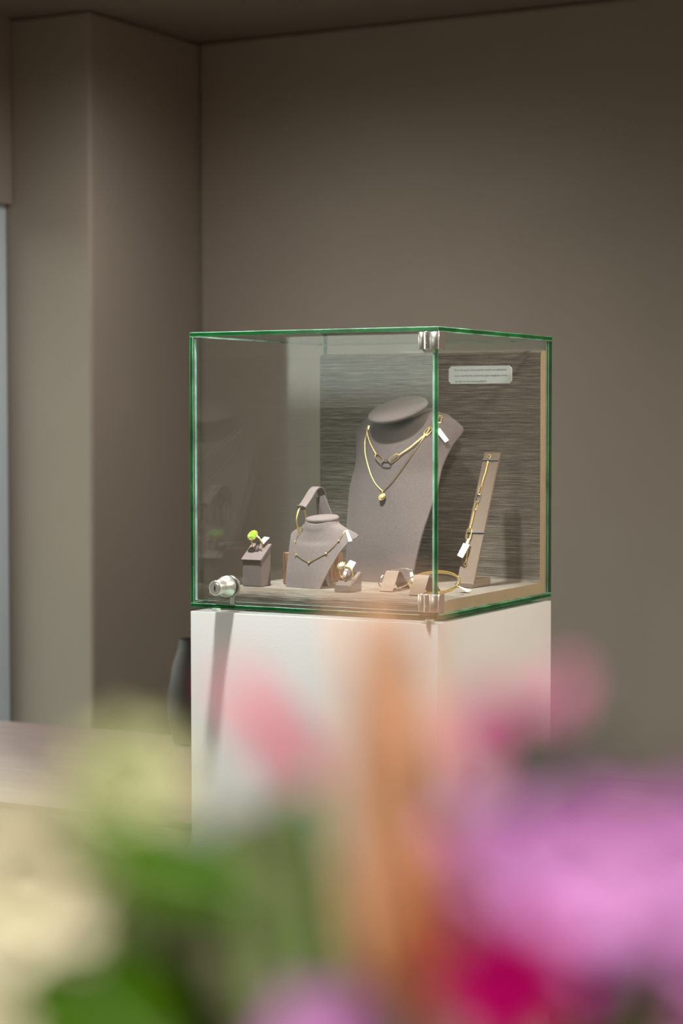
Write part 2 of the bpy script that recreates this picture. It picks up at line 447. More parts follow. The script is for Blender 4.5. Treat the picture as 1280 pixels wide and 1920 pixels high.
f = bm.faces.new([bm.verts.new((x, y, ZB0)) for x, y in ((BX0, YFR), (BX1, YFR), (BX1, YBK), (BX0, YBK))]); f.material_index = 1
board = solo('display_board', bm, [M_fabric, M_side], 'L-shaped display board in woven taupe fabric lining the glass case', 'display board', (-.2, .2, ZB0))

# ------------------------------------------------------------------ writing
def text_mesh(bm, s, M, width=None, size=None, shear=0.0, mat=0):
    """letters in the xy plane of M; width fits the line to that length"""
    cu = bpy.data.curves.new('txt', 'FONT'); cu.body = s; cu.size = 1; cu.shear = shear; cu.resolution_u = 2
    o = bpy.data.objects.new('txt', cu); COL.objects.link(o)
    dg = bpy.context.evaluated_depsgraph_get(); dg.update()
    me = bpy.data.meshes.new_from_object(o.evaluated_get(dg))
    bpy.data.objects.remove(o); bpy.data.curves.remove(cu)
    xs = [v.co.x for v in me.vertices]
    k = width / (max(xs) - min(xs)) if width else size
    x0 = min(xs)
    vs = [bm.verts.new(M @ V((v.co.x - x0) * k, v.co.y * k if not size or not width else v.co.y * size, 0)) for v in me.vertices]
    for p in me.polygons:
        try: f = bm.faces.new([vs[i] for i in p.vertices]); f.material_index = mat
        except ValueError: pass
    bpy.data.meshes.remove(me)

MS = Matrix(((1, 0, 0, 0), (0, 0, 1, 0), (0, 1, 0, 0), (0, 0, 0, 1)))              # text x -> x, y -> z
sx0, sx1, sz0, sz1, c = -.1605, -.0540, .3278, .3552, .0042
sign = thing('price_notice', 'small white card with three lines of Dutch text on the fabric back panel', 'sign', (-.107, YIN - .001, .3415))
bm = new(); prism(bm, [V(x, YIN - .0015, z) for x, z in [(sx0 + c, sz0), (sx1 - c, sz0), (sx1, sz0 + c), (sx1, sz1 - c), (sx1 - c, sz1), (sx0 + c, sz1), (sx0, sz1 - c), (sx0, sz0 + c)]], V(0, .0013, 0))
card = obj('card', bm, M_paper, sign, smooth=False)
for (tx, x_, z_, w_) in (('Door de steeds schommelende waarde van edelmetalen', -.1505, .3476, .0885), ('op de wereldmarkt kunnen de prijzen aangepast worden', -.1500, .3389, .0893), ('op basis van de actuele goudkoers', -.1492, .3302, .0535)):
    bm = new(); text_mesh(bm, tx, Matrix.Translation((x_, YIN - .0017, z_)) @ MS, width=w_, size=.0042, shear=.25)
    obj('text_line', bm, M_ink, sign, smooth=False)

# ------------------------------------------------------------------ rays through the lens, used to lay chains on the curved stands
_F = V(0, math.cos(PITCH), -math.sin(PITCH)); _U = V(0, math.sin(PITCH), math.cos(PITCH)); _R = V(1, 0, 0)
_c, _s = math.cos(ROLL), math.sin(ROLL)
CR = _c * _R + _s * _U; CU = -_s * _R + _c * _U
CAM = V(0, 0, CAM_Z)
def ray(u, v): return (_F + CR * ((u - 640) / FPX) - CU * ((v - 960) / FPX)).normalized()
OC = MVI @ CAM
def rayV(u, v): return MVI.to_3x3() @ ray(u, v)
def at(u, v, **k):
    (ax, val), = k.items(); i = 'xyz'.index(ax); d = rayV(u, v); return OC + d * ((val - OC[i]) / d[i])
def on(bvh, u, v, off):
    h, n, _, _ = bvh.ray_cast(OC, rayV(u, v))
    if h is None: return None
    if n.dot(rayV(u, v)) > 0: n = -n
    return h + n * off

# ------------------------------------------------------------------ suede busts
def bust_rows(rows, xc, nA=28, th=.011, piv=V(0, 0, 0), turn=0.0, lean=.8, wide=1.1, ymax=1.0):
    """rows: (z centre, y centre, half width, sweep back, z at the edge, neck factor)"""
    bm = new(); rings = []
    for (zc, yc, w, q, ze, nf) in rows:
        yc = piv.y - (piv.y - yc) * lerp(lean, 1, nf); w *= lerp(wide, 1, nf)
        ring = []
        for k in range(nA + 1):                                                    # front, left to right
            a = -PI / 2 + PI * k / nA
            t = math.sin(a); x = w * t; back = q * (1 - math.cos(a)) * nf + q * abs(t) ** 1.9 * (1 - nf)
            ring.append(V(xc + x, yc + back, lerp(zc, ze, abs(t) ** 1.7)))
        for k in range(1, nA):                                                     # back, right to left
            a = PI / 2 - PI * k / nA
            t = math.sin(a); x = w * t
            bk_neck = q + min(q, max(.003, ymax - yc - q)) * math.cos(a); bk_chest = q * abs(t) ** 1.9 + th * math.cos(a) ** .5
            ring.append(V(xc + x, yc + lerp(bk_chest, bk_neck, nf), lerp(zc, ze, abs(t) ** 1.7) if nf < .5 else lerp(zc, ze, abs(t) ** 1.7) + (ze - zc) * math.cos(a) * nf))
        rings.append([bm.verts.new(p) for p in ring])
    n = len(rings[0])
    for A, B in zip(rings, rings[1:]):
        for k in range(n): bm.faces.new((A[k], A[(k + 1) % n], B[(k + 1) % n], B[k]))
    bm.faces.new(list(reversed(rings[0]))); bm.faces.new(rings[-1])
    bmesh.ops.rotate(bm, cent=piv, matrix=Matrix.Rotation(-turn, 3, 'Z'), verts=bm.verts[:])
    bmesh.ops.recalc_face_normals(bm, faces=bm.faces[:])
    return bm

def densify(rows, n=4):
    P = [Vector(r) for r in [tuple(r) for r in rows]]
    import mathutils
    out = []
    m = len(rows)
    for i in range(m - 1):
        a, b, c, d = rows[max(i - 1, 0)], rows[i], rows[i + 1], rows[min(i + 2, m - 1)]
        for k in range(n):
            t = k / n
            out.append(tuple(.5 * (2 * b[j] + (c[j] - a[j]) * t + (2 * a[j] - 5 * b[j] + 4 * c[j] - d[j]) * t * t + (3 * b[j] - a[j] - 3 * c[j] + d[j]) * t ** 3) for j in range(6)))
    out.append(rows[-1]); return out

def cap_bm(c, rx, ry, tilt, th, turn=0.0, roll=0.0):
    bm = new(); M = Matrix.Translation(c) @ Matrix.Rotation(-turn, 4, 'Z') @ Matrix.Rotation(-roll, 4, 'Y') @ Matrix.Rotation(tilt, 4, 'X')
    prof = [(.90, -th), (.97, -th * .9), (1.0, -th * .55), (1.0, -th * .2), (.985, th * .1), (.95, th * .3), (.85, th * .42), (.5, th * .52), (.1, th * .56)]
    n = 48; rings = []
    for r, h in prof: rings.append([bm.verts.new(M @ V(rx * r * math.cos(2 * PI * k / n), ry * r * math.sin(2 * PI * k / n), h)) for k in range(n)])
    for A, B in zip(rings, rings[1:]):
        for k in range(n): bm.faces.new((A[k], A[(k + 1) % n], B[(k + 1) % n], B[k]))
    bm.faces.new(list(reversed(rings[0]))); bm.faces.new(rings[-1])
    return bm

big = [(FL, .2605, .056, .003, FL, 0), (.060, .263, .0605, .006, .060, 0), (.0955, .2665, .066, .011, .0985, 0), (.1325, .2725, .072, .018, .136, 0), (.160, .2775, .0765, .026, .170, 0), (.186, .2835, .0765, .034, .202, 0),
       (.206, .2885, .0850, .044, .2335, .02), (.222, .2945, .0945, .052, .256, .04), (.2335, .3005, .084, .050, .2695, .22), (.242, .3065, .073, .046, .277, .5), (.250, .3105, .0585, .041, .279, .8), (.258, .3125, .0525, .038, .2815, 1), (.2655, .3145, .0495, .0355, .285, 1)]
small = [(FL, .1055, .0300, .003, FL, 0), (.042, .110, .0355, .007, .0435, 0), (.058, .1155, .0405, .0125, .062, 0), (.073, .1215, .0465, .019, .0805, 0), (.084, .1265, .0530, .026, .0930, .0), (.0905, .1312, .0590, .033, .1010, .02),
         (.0985, .1360, .0480, .029, .1080, .25), (.1045, .1400, .0380, .025, .1125, .6), (.1105, .1425, .0305, .022, .1165, .9), (.1170, .1450, .0275, .0205, .1225, 1)]
XB, XS, YO = -.2208, -.2725, -.012
big = [(a, b + YO, c_, d, e, f) for a, b, c_, d, e, f in big]
b1 = thing('necklace_bust', 'large taupe suede necklace bust wearing two gold necklaces', 'necklace bust', (XB, .27, FL))
bm = bust_rows(densify(big), XB, 32, .012, V(XB, .3245 + YO, 0), math.radians(10), ymax=.3575); bvB = BVHTree.FromBMesh(bm); obj('bust', bm, M_suede, b1, angle=80)
bm = cap_bm(V(XB, .3245 + YO, .2885), .0520, .0410, math.radians(29), .0050, math.radians(10), math.radians(4)); obj('neck_cap', bm, M_suede, b1, angle=80)
bm = new(); prism(bm, [V(XB - .038, y, z) for y, z in [(.285, .06), (.345, FL), (.353, FL), (.332, .17), (.322, .17)]], V(.03, 0, 0)); obj('easel_leg', bm, M_suede, b1, smooth=False)
b2 = thing('necklace_bust', 'small taupe suede necklace bust in front with a beaded gold necklace', 'necklace bust', (XS, .115, FL))
bm = bust_rows(densify(small), XS, 28, .008, V(XS, .1655, 0), math.radians(11)); bvS = BVHTree.FromBMesh(bm); obj('bust', bm, M_suede, b2, angle=80)
bm = cap_bm(V(XS, .1655, .1255), .0285, .0205, math.radians(11), .0046, math.radians(11), math.radians(1)); obj('neck_cap', bm, M_suede, b2, angle=80)
bm = new(); prism(bm, [V(XS - .01, y, z) for y, z in [(.146, .05), (.166, FL), (.171, FL), (.164, .085), (.157, .085)]], V(.02, 0, 0)); obj('easel_leg', bm, M_suede, b2, smooth=False)

# ------------------------------------------------------------------ jewellery helpers
def lay(bvh, px, off, n=4, fall=None):
    P = [on(bvh, u, v, off) for u, v in px]
    P = [p for p in P if p is not None]
    return hug(bvh, spline(P, n), off)

def hug(bvh, P, off):
    out = []
    for p in P:
        h, nn, _, _ = bvh.find_nearest(p)
        if nn.dot(p - h) < 0 and (p - h).length > .012: nn = -nn
        out.append(h + nn * off)
    return out

def chain(bm, pts, link_len, link_w, wire):
    """alternating oval links along a path"""
    R = resample(pts, link_len * .78)
    for i in range(len(R) - 1):
        a, b = R[i], R[i + 1]; d = (b - a).normalized(); u, w = frame_of(d)
        s = u if i % 2 else w
        tube(bm, ring_pts((a + b) / 2, d, s, link_len * .56, link_w, 8), wire, 5, closed=True)

def rope(bm, pts, r):
    R = resample(pts, r * 1.6); tube(bm, R, [r * (1.12 if i % 2 else .88) for i in range(len(R))], 7)

def paperclip(bm, c, d, s, L, W, wire): tube(bm, ring_pts(c, d.normalized(), s.normalized(), L, W, 28, 3.4), wire, 8, closed=True)

def tag(parent, corners, th=.0005, text=None, twidth=.6, m=None, name='price_tag', tsize=.3):
    """corners: string end left, string end right, far right, far left (case frame)"""
    a, b, c, d = corners; n = (b - a).cross(d - a).normalized()
    if n.dot(OC - a) < 0: n = -n
    bm = new(); prism(bm, [a, b, c, d], -n * th)
    o = obj(name, bm, m or M_tag, parent, smooth=False)
    if text:
        ux = (d - a).normalized(); L = (d - a).length; W = (b - a).length
        uy = n.cross(ux)
        up = uy if True else -uy
        # run the writing along the tag
        org = (a + b) / 2 + ux * L * (1 - twidth) * .45 - up * W * tsize * .35 + n * .0003
        M = Matrix((( ux.x, up.x, n.x, org.x), (ux.y, up.y, n.y, org.y), (ux.z, up.z, n.z, org.z), (0, 0, 0, 1)))
        bm = new(); text_mesh(bm, text, M, width=L * twidth, size=W * tsize); obj('tag_print', bm, M_ink, o, smooth=False)
    return o

def neck_back(p0, p1, xc, yc, rx, ry, z):
    """hidden run of a chain round the back of the neck"""
    out = []
    a0 = math.atan2((p0.y - yc) / ry, (p0.x - xc) / rx); a1 = math.atan2((p1.y - yc) / ry, (p1.x - xc) / rx)
    if a0 < 0: a0 += 2 * PI
    for k in range(1, 12):
        t = k / 12; a = lerp(a0, a1, t); out.append(V(xc + rx * math.cos(a), yc + ry * math.sin(a), lerp(lerp(p0.z, p1.z, t), z, math.sin(PI * t))))
    return out

# paperclip necklace on the large bust
nk = thing('necklace', 'gold chain necklace with oval paperclip links, upper of two on the large bust', 'necklace', (XB, .30, .22), group='necklaces on the suede busts')
off = .0026
L1 = lay(bvB, [(690, 808), (692, 820), (697, 833), (703, 845), (707, 852)], off)
R1 = lay(bvB, [(748, 855), (758, 848), (770, 840), (783, 829), (796, 817)], off)
bm = new(); chain(bm, L1, .0026, .0009, .00042); chain(bm, R1, .0026, .0009, .00042)
p0 = on(bvB, 690, 808, off); p1 = on(bvB, 806, 803, off) or at(806, 803, y=.31)
bk = neck_back(p0, V(2 * XB - p0.x, p0.y, p0.z), XB, .330, .054, .030, .272)
rope(bm, hug(bvB, [p0] + bk, .0024), .0007); obj('chain', bm, M_gold, nk)
def link_at(u0, v0, u1, v1, w, wire, m, roll=0.0, o2=.0030):
    a = on(bvB, u0, v0, o2); b = on(bvB, u1, v1, o2); d = b - a
    nrm = (OC - a).normalized(); s = d.cross(nrm).normalized(); s = (s * math.cos(roll) + nrm * math.sin(roll))
    bm = new(); paperclip(bm, (a + b) / 2, d, s, d.length / 2, w, wire); return obj('paperclip_link', bm, m, nk)
link_at(707, 853, 719, 866, .0036, .0008, M_gold)
link_at(732, 867, 748, 854, .0036, .0008, M_gold)
link_at(718, 865, 734, 865, .0034, .0009, M_white_gold, roll=1.35, o2=.0052)['label'] = 'white gold link'
link_at(797, 816, 809, 804, .0036, .0008, M_gold)
a = on(bvB, 824, 788, .002)
if a:
    bm = new(); paperclip(bm, a, V(.1, .2, 1), V(1, .5, 0), .0056, .0030, .0010); obj('clasp', bm, M_gold, nk)
tp = [on(bvB, u, v, .0055) for u, v in ((817, 810), (825, 805), (841, 826), (834, 830.5))]
tag(nk, tp, text='170 4.516', twidth=.62)
bm = new(); tube(bm, [on(bvB, 809, 806, .0015), on(bvB, 815, 806, .003), (tp[0] + tp[1]) / 2], .0004, 5); obj('tag_thread', bm, M_tag, nk)

# fine necklace with a drop pendant
nk2 = thing('necklace', 'fine gold necklace with a small heart drop pendant, lower of two on the large bust', 'necklace', (XB, .30, .18), group='necklaces on the suede busts')
Lp = lay(bvB, [(691, 806), (686, 822), (685, 838), (686, 852), (690, 870), (697, 892), (706, 909), (718.5, 922)], .0010)
Rp = lay(bvB, [(718.5, 922), (735, 905), (755, 878), (775, 849), (793, 823), (806, 803)], .0010)
p0 = Lp[0]; bm = new(); rope(bm, Lp + Rp[1:], .00064)
rope(bm, hug(bvB, [p0] + neck_back(p0, V(2 * XB - p0.x, p0.y, p0.z), XB, .330, .0535, .030, .266), .0009), .0006)
obj('chain', bm, M_gold, nk2)
pc = on(bvB, 718.5, 931, .0034); bail = on(bvB, 718.5, 923.5, .0024)
bm = new(); tube(bm, ring_pts(bail, V(0, .1, 1), V(.6, -.8, 0), .0024, .0010, 12), .0006, 6, closed=True); obj('bail', bm, M_gold, nk2)
Rm = Matrix.Rotation(math.radians(-20), 3, 'X')
bm = new()
hp = []
for k in range(28):
    a = 2 * PI * k / 28; r = .0051 * (1 - .14 * math.sin(a) + (.10 if math.sin(a) < 0 else 0) * abs(math.sin(a)) ** 4)
    hp.append(pc + Rm @ V(r * math.cos(a) * .92, 0, r * math.sin(a)))
tube(bm, hp, .0010, 7, closed=True); prism(bm, [p + V(0, .0004, 0) for p in hp], V(0, .0008, 0)); obj('pendant', bm, M_gold, nk2)
bm = new(); blob(bm, pc + V(0, -.0009, 0), .0036, .0013, .0036, Rm, 9, 5); obj('pendant_stone', bm, M_champ, nk2, smooth=False)

# beaded necklace on the small bust
nk3 = thing('necklace', 'gold necklace with five tiny round beads on the small front bust', 'necklace', (XS, .13, .07), group='necklaces on the suede busts')
px = [(569, 991), (564, 997), (559, 1005), (555.5, 1013), (553.8, 1021), (554, 1032), (556, 1040), (562, 1045), (569, 1050), (579.6, 1054.5), (588, 1051), (596, 1046.5), (604, 1042), (611.5, 1038), (624, 1027), (635, 1014.5), (641, 1005), (646, 996)]
P = lay(bvS, px, .0008); bm = new(); rope(bm, P, .00058)
p0 = P[0]
rope(bm, hug(bvS, [p0] + neck_back(p0, V(2 * XS - p0.x, p0.y, p0.z), XS, .166, .0325, .026, .114), .0008), .0005)
pt = P[-1]
obj('chain', bm, M_gold, nk3)
for u, v in ((555, 1017), (556, 1040.5), (579.6, 1055), (611.5, 1038.5), (635, 1015)):
    c_ = on(bvS, u, v, .0018)
    if c_ is None: continue
    bm = new(); blob(bm, c_, .0017, .0013, .0017, None, 10, 6); obj('bead', bm, M_gold, nk3)
yt = pt.y - .004
tp = [at(u, v, y=yt - q) for u, v, q in ((647.5, 994.5, 0), (651, 993, 0), (660, 1014, .012), (653, 1016, .012))]
tag(nk3, tp)
bm = new(); tube(bm, [at(649, 1008, y=pt.y + .012), at(649.3, 1030, y=pt.y + .012), at(648.6, 1055, y=pt.y + .012)], .0003, 5); obj('chain_tail', bm, M_gold, nk3)

# ------------------------------------------------------------------ walnut block and earring stand
wb = thing('wooden_block', 'long low walnut block with reeded side behind the small bust', 'display block', (-.314, .21, FL))
bm = new(); box(bm, -.3400, -.2885, .165, .258, FL, .0715, .0008, 1); blk = obj('block_body', bm, M_wood, wb)
bm = new()
n = 17
for k in range(n):
    y = lerp(.1665, .2565, (k + .5) / n); lathe(bm, [(.0022, 0), (.0022, .043)], Matrix.Translation((-.2884, y, FL + .002)), 8)
obj('reeded_side', bm, M_wood, wb)
es = thing('earring_stand', 'taupe suede folded strap stand holding gold hoop earrings behind the small bust', 'earring stand', (-.303, .235, .0715))
XE = -.3085
def strap(bm, P, wv, th):
    """a flat band along P, wv = half width vector"""
    up = []
    m = len(P); A = []; 
    for i, p in enumerate(P):
        d = (P[min(i + 1, m - 1)] - P[max(i - 1, 0)]).normalized(); nrm = wv.normalized().cross(d).normalized() * th / 2
        A.append([bm.verts.new(p + wv + nrm), bm.verts.new(p - wv + nrm), bm.verts.new(p - wv - nrm), bm.verts.new(p + wv - nrm)])
    for a, b in zip(A, A[1:]):
        for k in range(4): bm.faces.new((a[k], a[(k + 1) % 4], b[(k + 1) % 4], b[k]))
    bm.faces.new(list(reversed(A[0]))); bm.faces.new(A[-1])
pk = [V(XE + .0008, .166, .1405), V(XE + .0006, .183, .1520), V(XE + .0004, .199, .1642), V(XE + .0005, .2085, .1687), V(XE, .2165, .1695), V(XE, .2235, .1668), V(XE, .2290, .1590), V(XE, .2350, .1440)]
bm = new(); strap(bm, spline(pk, 5), V(.0068, 0, 0), .0016)
for e, s in ((pk[0], -1), (pk[-1], 1)):
    lathe(bm, [(.0066, -.0008), (.0066, .0008)], Matrix.Translation(e) @ Matrix.Rotation(math.radians(-33 if s < 0 else 68), 4, 'X'), 20)
arm = obj('folded_strap', bm, M_suede, es, angle=60)
bm = new(); strap(bm, [V(-.3020, .214, .1560), V(-.2895, .2145, .128), V(-.2895 + .0225, .215, .0790)], V(.0064, 0, .0018), .0022)
strap(bm, [V(-.3075, .2175, .1545), V(-.3060, .2175, .125), V(-.3055, .2175, .0790)], V(0, .006, 0), .0018)
obj('post', bm, M_suede, es, smooth=False)
bm = new(); box(bm, -.328, -.290, .196, .250, .0717, .0792, .001, 1); obj('stand_base', bm, M_suede, es)
for e in (pk[0], pk[-1]):
    bm = new(); lathe(bm, [(.0008, .0006), (.0008, .0011)], Matrix.Translation(e + V(0, .0025 if e is pk[0] else -.0005, .0012)), 8); obj('ear_hole', bm, M_black, es)
def hoop(e, lab, ang):
    t = thing('hoop_earring', lab, 'earring', (e.x, e.y, e.z - .022), group='gold hoop earrings on the suede stand')
    c = e + V(0, -.001 if ang > 0 else .001, -.0185)
    u = V(math.cos(ang), math.sin(ang), 0); w = V(0, 0, 1)
    P = ring_pts(c, u, w, .0155, .0190, 40); bm = new()
    tube(bm, P, [.0011 + .0011 * max(0, -math.sin(2 * PI * k / 40)) ** 2 for k in range(40)], 9, closed=True); obj('hoop', bm, M_gold, t)
    bm = new(); tube(bm, [c + V(0, 0, .0185), c + V(0, .001, .0205), c + V(0, .004, .0212)], .0005, 6); obj('ear_post', bm, M_gold, t)
hoop(pk[0], 'gold hoop earring hanging from the front end of the suede strap', math.radians(93))
hoop(pk[-1], 'gold hoop earring on the rear end of the suede strap, mirrored in the side glass', math.radians(-84))

# ------------------------------------------------------------------ ring stands and rings
def ring_stand(lab, x0, x1, y0, d, zf, zb, over):
    t = thing('ring_stand', lab, 'ring stand', ((x0 + x1) / 2, y0 + d / 2, FL), group='suede ring stands')
    bm = new()
    o = .0022 if over else .0
    prism(bm, [V(x0, y, z) for y, z in [(y0, FL), (y0 + d, FL), (y0 + d, zb - o), (y0, zf - o)]], V(x1 - x0, 0, 0))
    bmesh.ops.bevel(bm, geom=bm.edges[:], offset=.0009, segments=2, affect='EDGES'); obj('block', bm, M_suede, t)
    up = V(0, -(zb - zf), d).normalized(); sl = V(0, d, zb - zf).normalized()
    e = .0012 if over else .0
    if over:
        bm = new(); prism(bm, [V(x0 - e, y0, zf - .002) - sl * .0014, V(x0 - e, y0 + d, zb - .002) + sl * .001, V(x0 - e, y0 + d, zb - .002) + sl * .001 + up * .002, V(x0 - e, y0, zf - .002) - sl * .0014 + up * .002], V(x1 - x0 + 2 * e, 0, 0))
        obj('sloping_top', bm, M_suede, t, smooth=False)
    mid = V((x0 + x1) / 2 + .001, y0 + d * .46, lerp(zf, zb, .46)) + up * .0002
    return t, mid, up, sl

def tongue(t, mid, sl, up, lean, h=.0155):
    P = [mid - up * .001, mid + (up * .6 + sl * .35) * h * .45, mid + (up * .75 + sl * .75) * h * .85 + V(lean, 0, 0)]
    bm = new(); strap(bm, spline(P, 6), V(.0030, 0, 0), .0018); obj('clip_tongue', bm, M_suede, t, smooth=False)

def ring_band(lab, c, ru, rw, un, wn, wire):
    t = thing('ring', lab, 'ring', c, group='gold rings on the suede stands')
    P = ring_pts(c, un, wn, ru, rw, 40)
    bm = new(); tube(bm, P, [wire * (1 + .35 * math.sin(2 * PI * k / 40)) for k in range(40)], 9, closed=True); obj('band', bm, M_gold, t)
    return t

def faceted(bm, c, r, h, M, n=10):
    prof = [(.35, -1.0), (1.0, -.1), (1.0, .12), (.62, .75), (.1, .78)]
    lathe(bm, [(r * a, h * b) for a, b in prof], Matrix.Translation(c) @ M, n)

def halo(t, c, M4, r, n, br, stone_mat, lab, h):
    bm = new(); faceted(bm, c + (M4.to_3x3() @ V(0, 0, .0006)), r, h, M4, 12); s = obj('gemstone', bm, stone_mat, t, smooth=False, label=lab)
    bm = new()
    for k in range(n):
        a = 2 * PI * k / n; blob(bm, c + M4.to_3x3() @ V(math.cos(a) * (r + br * .7), math.sin(a) * (r + br * .7), 0), br, br, br, None, 7, 5)
    lathe(bm, [(r * .5, -h * 1.3), (r * .95, -h * .5), (r * 1.02, 0)], Matrix.Translation(c) @ M4, 16)
    obj('setting', bm, M_gold, t)

X0, Y0 = -.3752, .105
rs1, mid, up, sl = ring_stand('tall taupe suede ring stand at the left carrying the green stone ring', X0, X0 + .0318, Y0, .030, .0650, .0860, True)
tongue(rs1, mid, sl, up, .0015)
c = V(X0 + .0158, Y0 + .0155, .0875)
un = V(.93, -.30, .18).normalized(); wn = V(-.12, -.20, 1).normalized(); wn = (wn - un * wn.dot(un)).normalized()
r1 = ring_band('gold ring with an oval green gemstone on the tall left stand', c, .0108, .0115, un, wn, .0011)
sc_ = c + wn * .0125 + V(-.002, -.002, 0)
nz = V(.02, -.78, .62).normalized(); M4 = nz.to_track_quat('Z', 'Y').to_matrix().to_4x4() @ Matrix.Diagonal((1.0, 1.12, 1, 1))
halo(r1, sc_, M4, .0066, 20, .0011, M_green, 'oval green gemstone', .0036)
tp = [at(u, v, y=Y0 + q) for u, v, q in ((493.5, 1020, .018), (490, 1012, .021), (495, 1006.5, .030), (505, 1008, .030))]
tag(r1, tp)

X0, Y0 = -.2062, .082
rs2, mid, up, sl = ring_stand('low taupe suede wedge ring stand carrying the clear stone ring', X0, X0 + .0262, Y0, .036, .0330, .0515, False)
tongue(rs2, mid, sl, up, .001)
c = mid + up * .0098
c.x -= .0005
un = V(.95, .10, -.30).normalized(); wn = (V(-.28, -.25, 1)).normalized(); wn = (wn - un * wn.dot(un)).normalized()
r2 = ring_band('gold ring with a round clear gemstone on the low wedge stand', c, .0103, .0108, un, wn, .0010)
sc_ = at(640, 1061, y=.094)
nz = V(.08, -.78, .62).normalized(); M4 = nz.to_track_quat('Z', 'Y').to_matrix().to_4x4()
halo(r2, sc_, M4, .0052, 12, .0012, M_diamond, 'round clear gemstone', .0034)
tp = [at(u, v, y=q) for u, v, q in ((648.5, 1060.5, .104), (660, 1067, .100), (667, 1054.5, .112), (656, 1050, .116))]
tag(r2, tp)
tp = [at(u, v, y=q) for u, v, q in ((646, 1066, .0955), (652, 1067, .0955), (648, 1078, .0885), (643.5, 1076, .0885))]
tag(r2, tp, name='tag_tail')

# ------------------------------------------------------------------ bangle stands and bangles
def tent(lab, x0, x1, y0, d, h, shift):
    t = thing('bangle_stand', lab, 'bangle stand', ((x0 + x1) / 2, y0 + d / 2, FL), group='folded suede bangle stands')
    ap = shift
    P = [V((x0 + x1) / 2, y0, FL + .0008), V((x0 + x1) / 2 + ap * .85, y0 + d * .40, FL + h * .86), V((x0 + x1) / 2 + ap, y0 + d * .46, FL + h * .97), V((x0 + x1) / 2 + ap, y0 + d * .52, FL + h), V((x0 + x1) / 2 + ap, y0 + d * .58, FL + h * .96), V((x0 + x1) / 2 + ap * .8, y0 + d * .66, FL + h * .84), V((x0 + x1) / 2, y0 + d, FL + .0008)]
    bm = new(); strap(bm, spline(P, 4), V((x1 - x0) / 2, 0, 0), .0012); obj('folded_strap', bm, M_suede2, t, angle=50)
    bm = new(); box(bm, x0, x1, y0 + .0006, y0 + d - .0006, FL + .0002, FL + .0013); obj('base_strip', bm, M_suede2, t, smooth=False)
    return t
tent('folded brown suede bangle stand holding the silver bangle', -.1515, -.1305, .120, .058, .0278, -.0035)
tent('folded brown suede bangle stand holding the gold bangle by the door hinge', -.0840, -.0612, .080, .058, .0268, -.0045)
def bangle(lab, c, u, w, ru, rw, m, wid, thk, studs, smat):
    t = thing('bangle', lab, 'bangle', c, group='bangles on the folded stands')
    n = u.cross(w).normalized(); N_ = 64; bm = new(); rings = []
    for k in range(N_):
        a = 2 * PI * k / N_; rad = (u * math.cos(a) * ru + w * math.sin(a) * rw); p = c + rad; o = rad.normalized()
        rings.append([bm.verts.new(p + o * thk * math.cos(b) + n * wid * math.sin(b)) for b in [2 * PI * j / 10 for j in range(10)]])
    for i in range(N_):
        A, B = rings[i], rings[(i + 1) % N_]
        for j in range(10): bm.faces.new((A[j], A[(j + 1) % 10], B[(j + 1) % 10], B[j]))
    obj('band', bm, m, t)
    for k in range(studs):
        a = 2 * PI * (k + .5) / studs; rad = (u * math.cos(a) * ru + w * math.sin(a) * rw); o = rad.normalized()
        bm = new(); blob(bm, c + rad + o * thk * .9, .0011, .0011, .0011, None, 8, 5); obj('stud', bm, smat, t)
    return t
ty = .155; tc = V(-.1415, ty - .002, FL + .0165)
g1 = bangle('thin silver bangle on the folded stand nearer the middle', tc, V(1, 0, .05).normalized(), V(0, .80, .56).normalized(), .0268, .0245, M_white_gold, .0012, .0010, 10, M_white_gold)
tag(g1, [at(u, v, y=.150) for u, v in ((767.5, 1073.5), (772.5, 1072), (775, 1080), (769, 1082))])
tc = V(-.0625, .118, FL + .0165)
g2 = bangle('gold bangle with small studs on the stand beside the door hinge', tc, V(1, 0, 0), V(0, .84, .54).normalized(), .0385, .0255, M_gold, .0026, .0011, 14, M_gold)
tag(g2, [at(u, v, y=.112) for u, v in ((770, 1084.5), (778.5, 1084), (777, 1090), (773, 1091))])
tag(g2, [at(857, 1097.5, z=FL + .010), at(861, 1101, z=FL + .008), at(876, 1110.5, z=FL + .0012), at(884, 1107.5, z=FL + .0014)], m=M_tag2, name='tag_ribbon')

# ------------------------------------------------------------------ bracelet stand and bracelet
bs = thing('bracelet_stand', 'leaning brown suede bracelet ramp near the right side of the case', 'bracelet stand', (-.07, .27, FL))
def plank_y(z): return lerp(.238, .322, (z - .030) / (.222 - .030))
XA0, XA1, XT0, XT1 = -.0840, -.0565, -.0772, -.0522
bm = new()
A = [V(XA0, .237, .0285), V(XA1, .237, .0285), V(XT1, .322, .2225), V(XT0, .322, .2225)]
prism(bm, A, V(0, .0035, -.0012)); bvR = BVHTree.FromBMesh(bm); obj('plank', bm, M_suede2, bs, smooth=False)
bm = new(); box(bm, XA0 - .0015, XA1 + .0005, .2345, .298, FL, FL + .0075, .0008, 1)
box(bm, XA0 - .0015, XA1 + .0005, .2415, .298, FL + .0070, FL + .0120, .0006, 1); obj('foot', bm, M_suede2, bs)
def eband(v0):
    a = on(bvR, 917 if v0 < 900 else 884, v0, 0); z = a.z; y = plank_y(z); f = (z - .0285) / (.194)
    x0 = lerp(XA0, XT0, f) - .0008; x1 = lerp(XA1, XT1, f) + .0008
    bm = new(); P = [V(x0, y - .0016, z), V(x1, y - .0016, z), V(x1, y + .0050, z - .001), V(x0, y + .0050, z - .001)]
    tube(bm, P, .0011, 8, closed=True); obj('elastic_band', bm, M_band, bs, label='grey elastic band')
eband(862.5); eband(998)
bc = thing('bracelet', 'gold chain bracelet with a white gold link strapped to the leaning ramp', 'bracelet', (-.065, .28, .12))
O = .0016
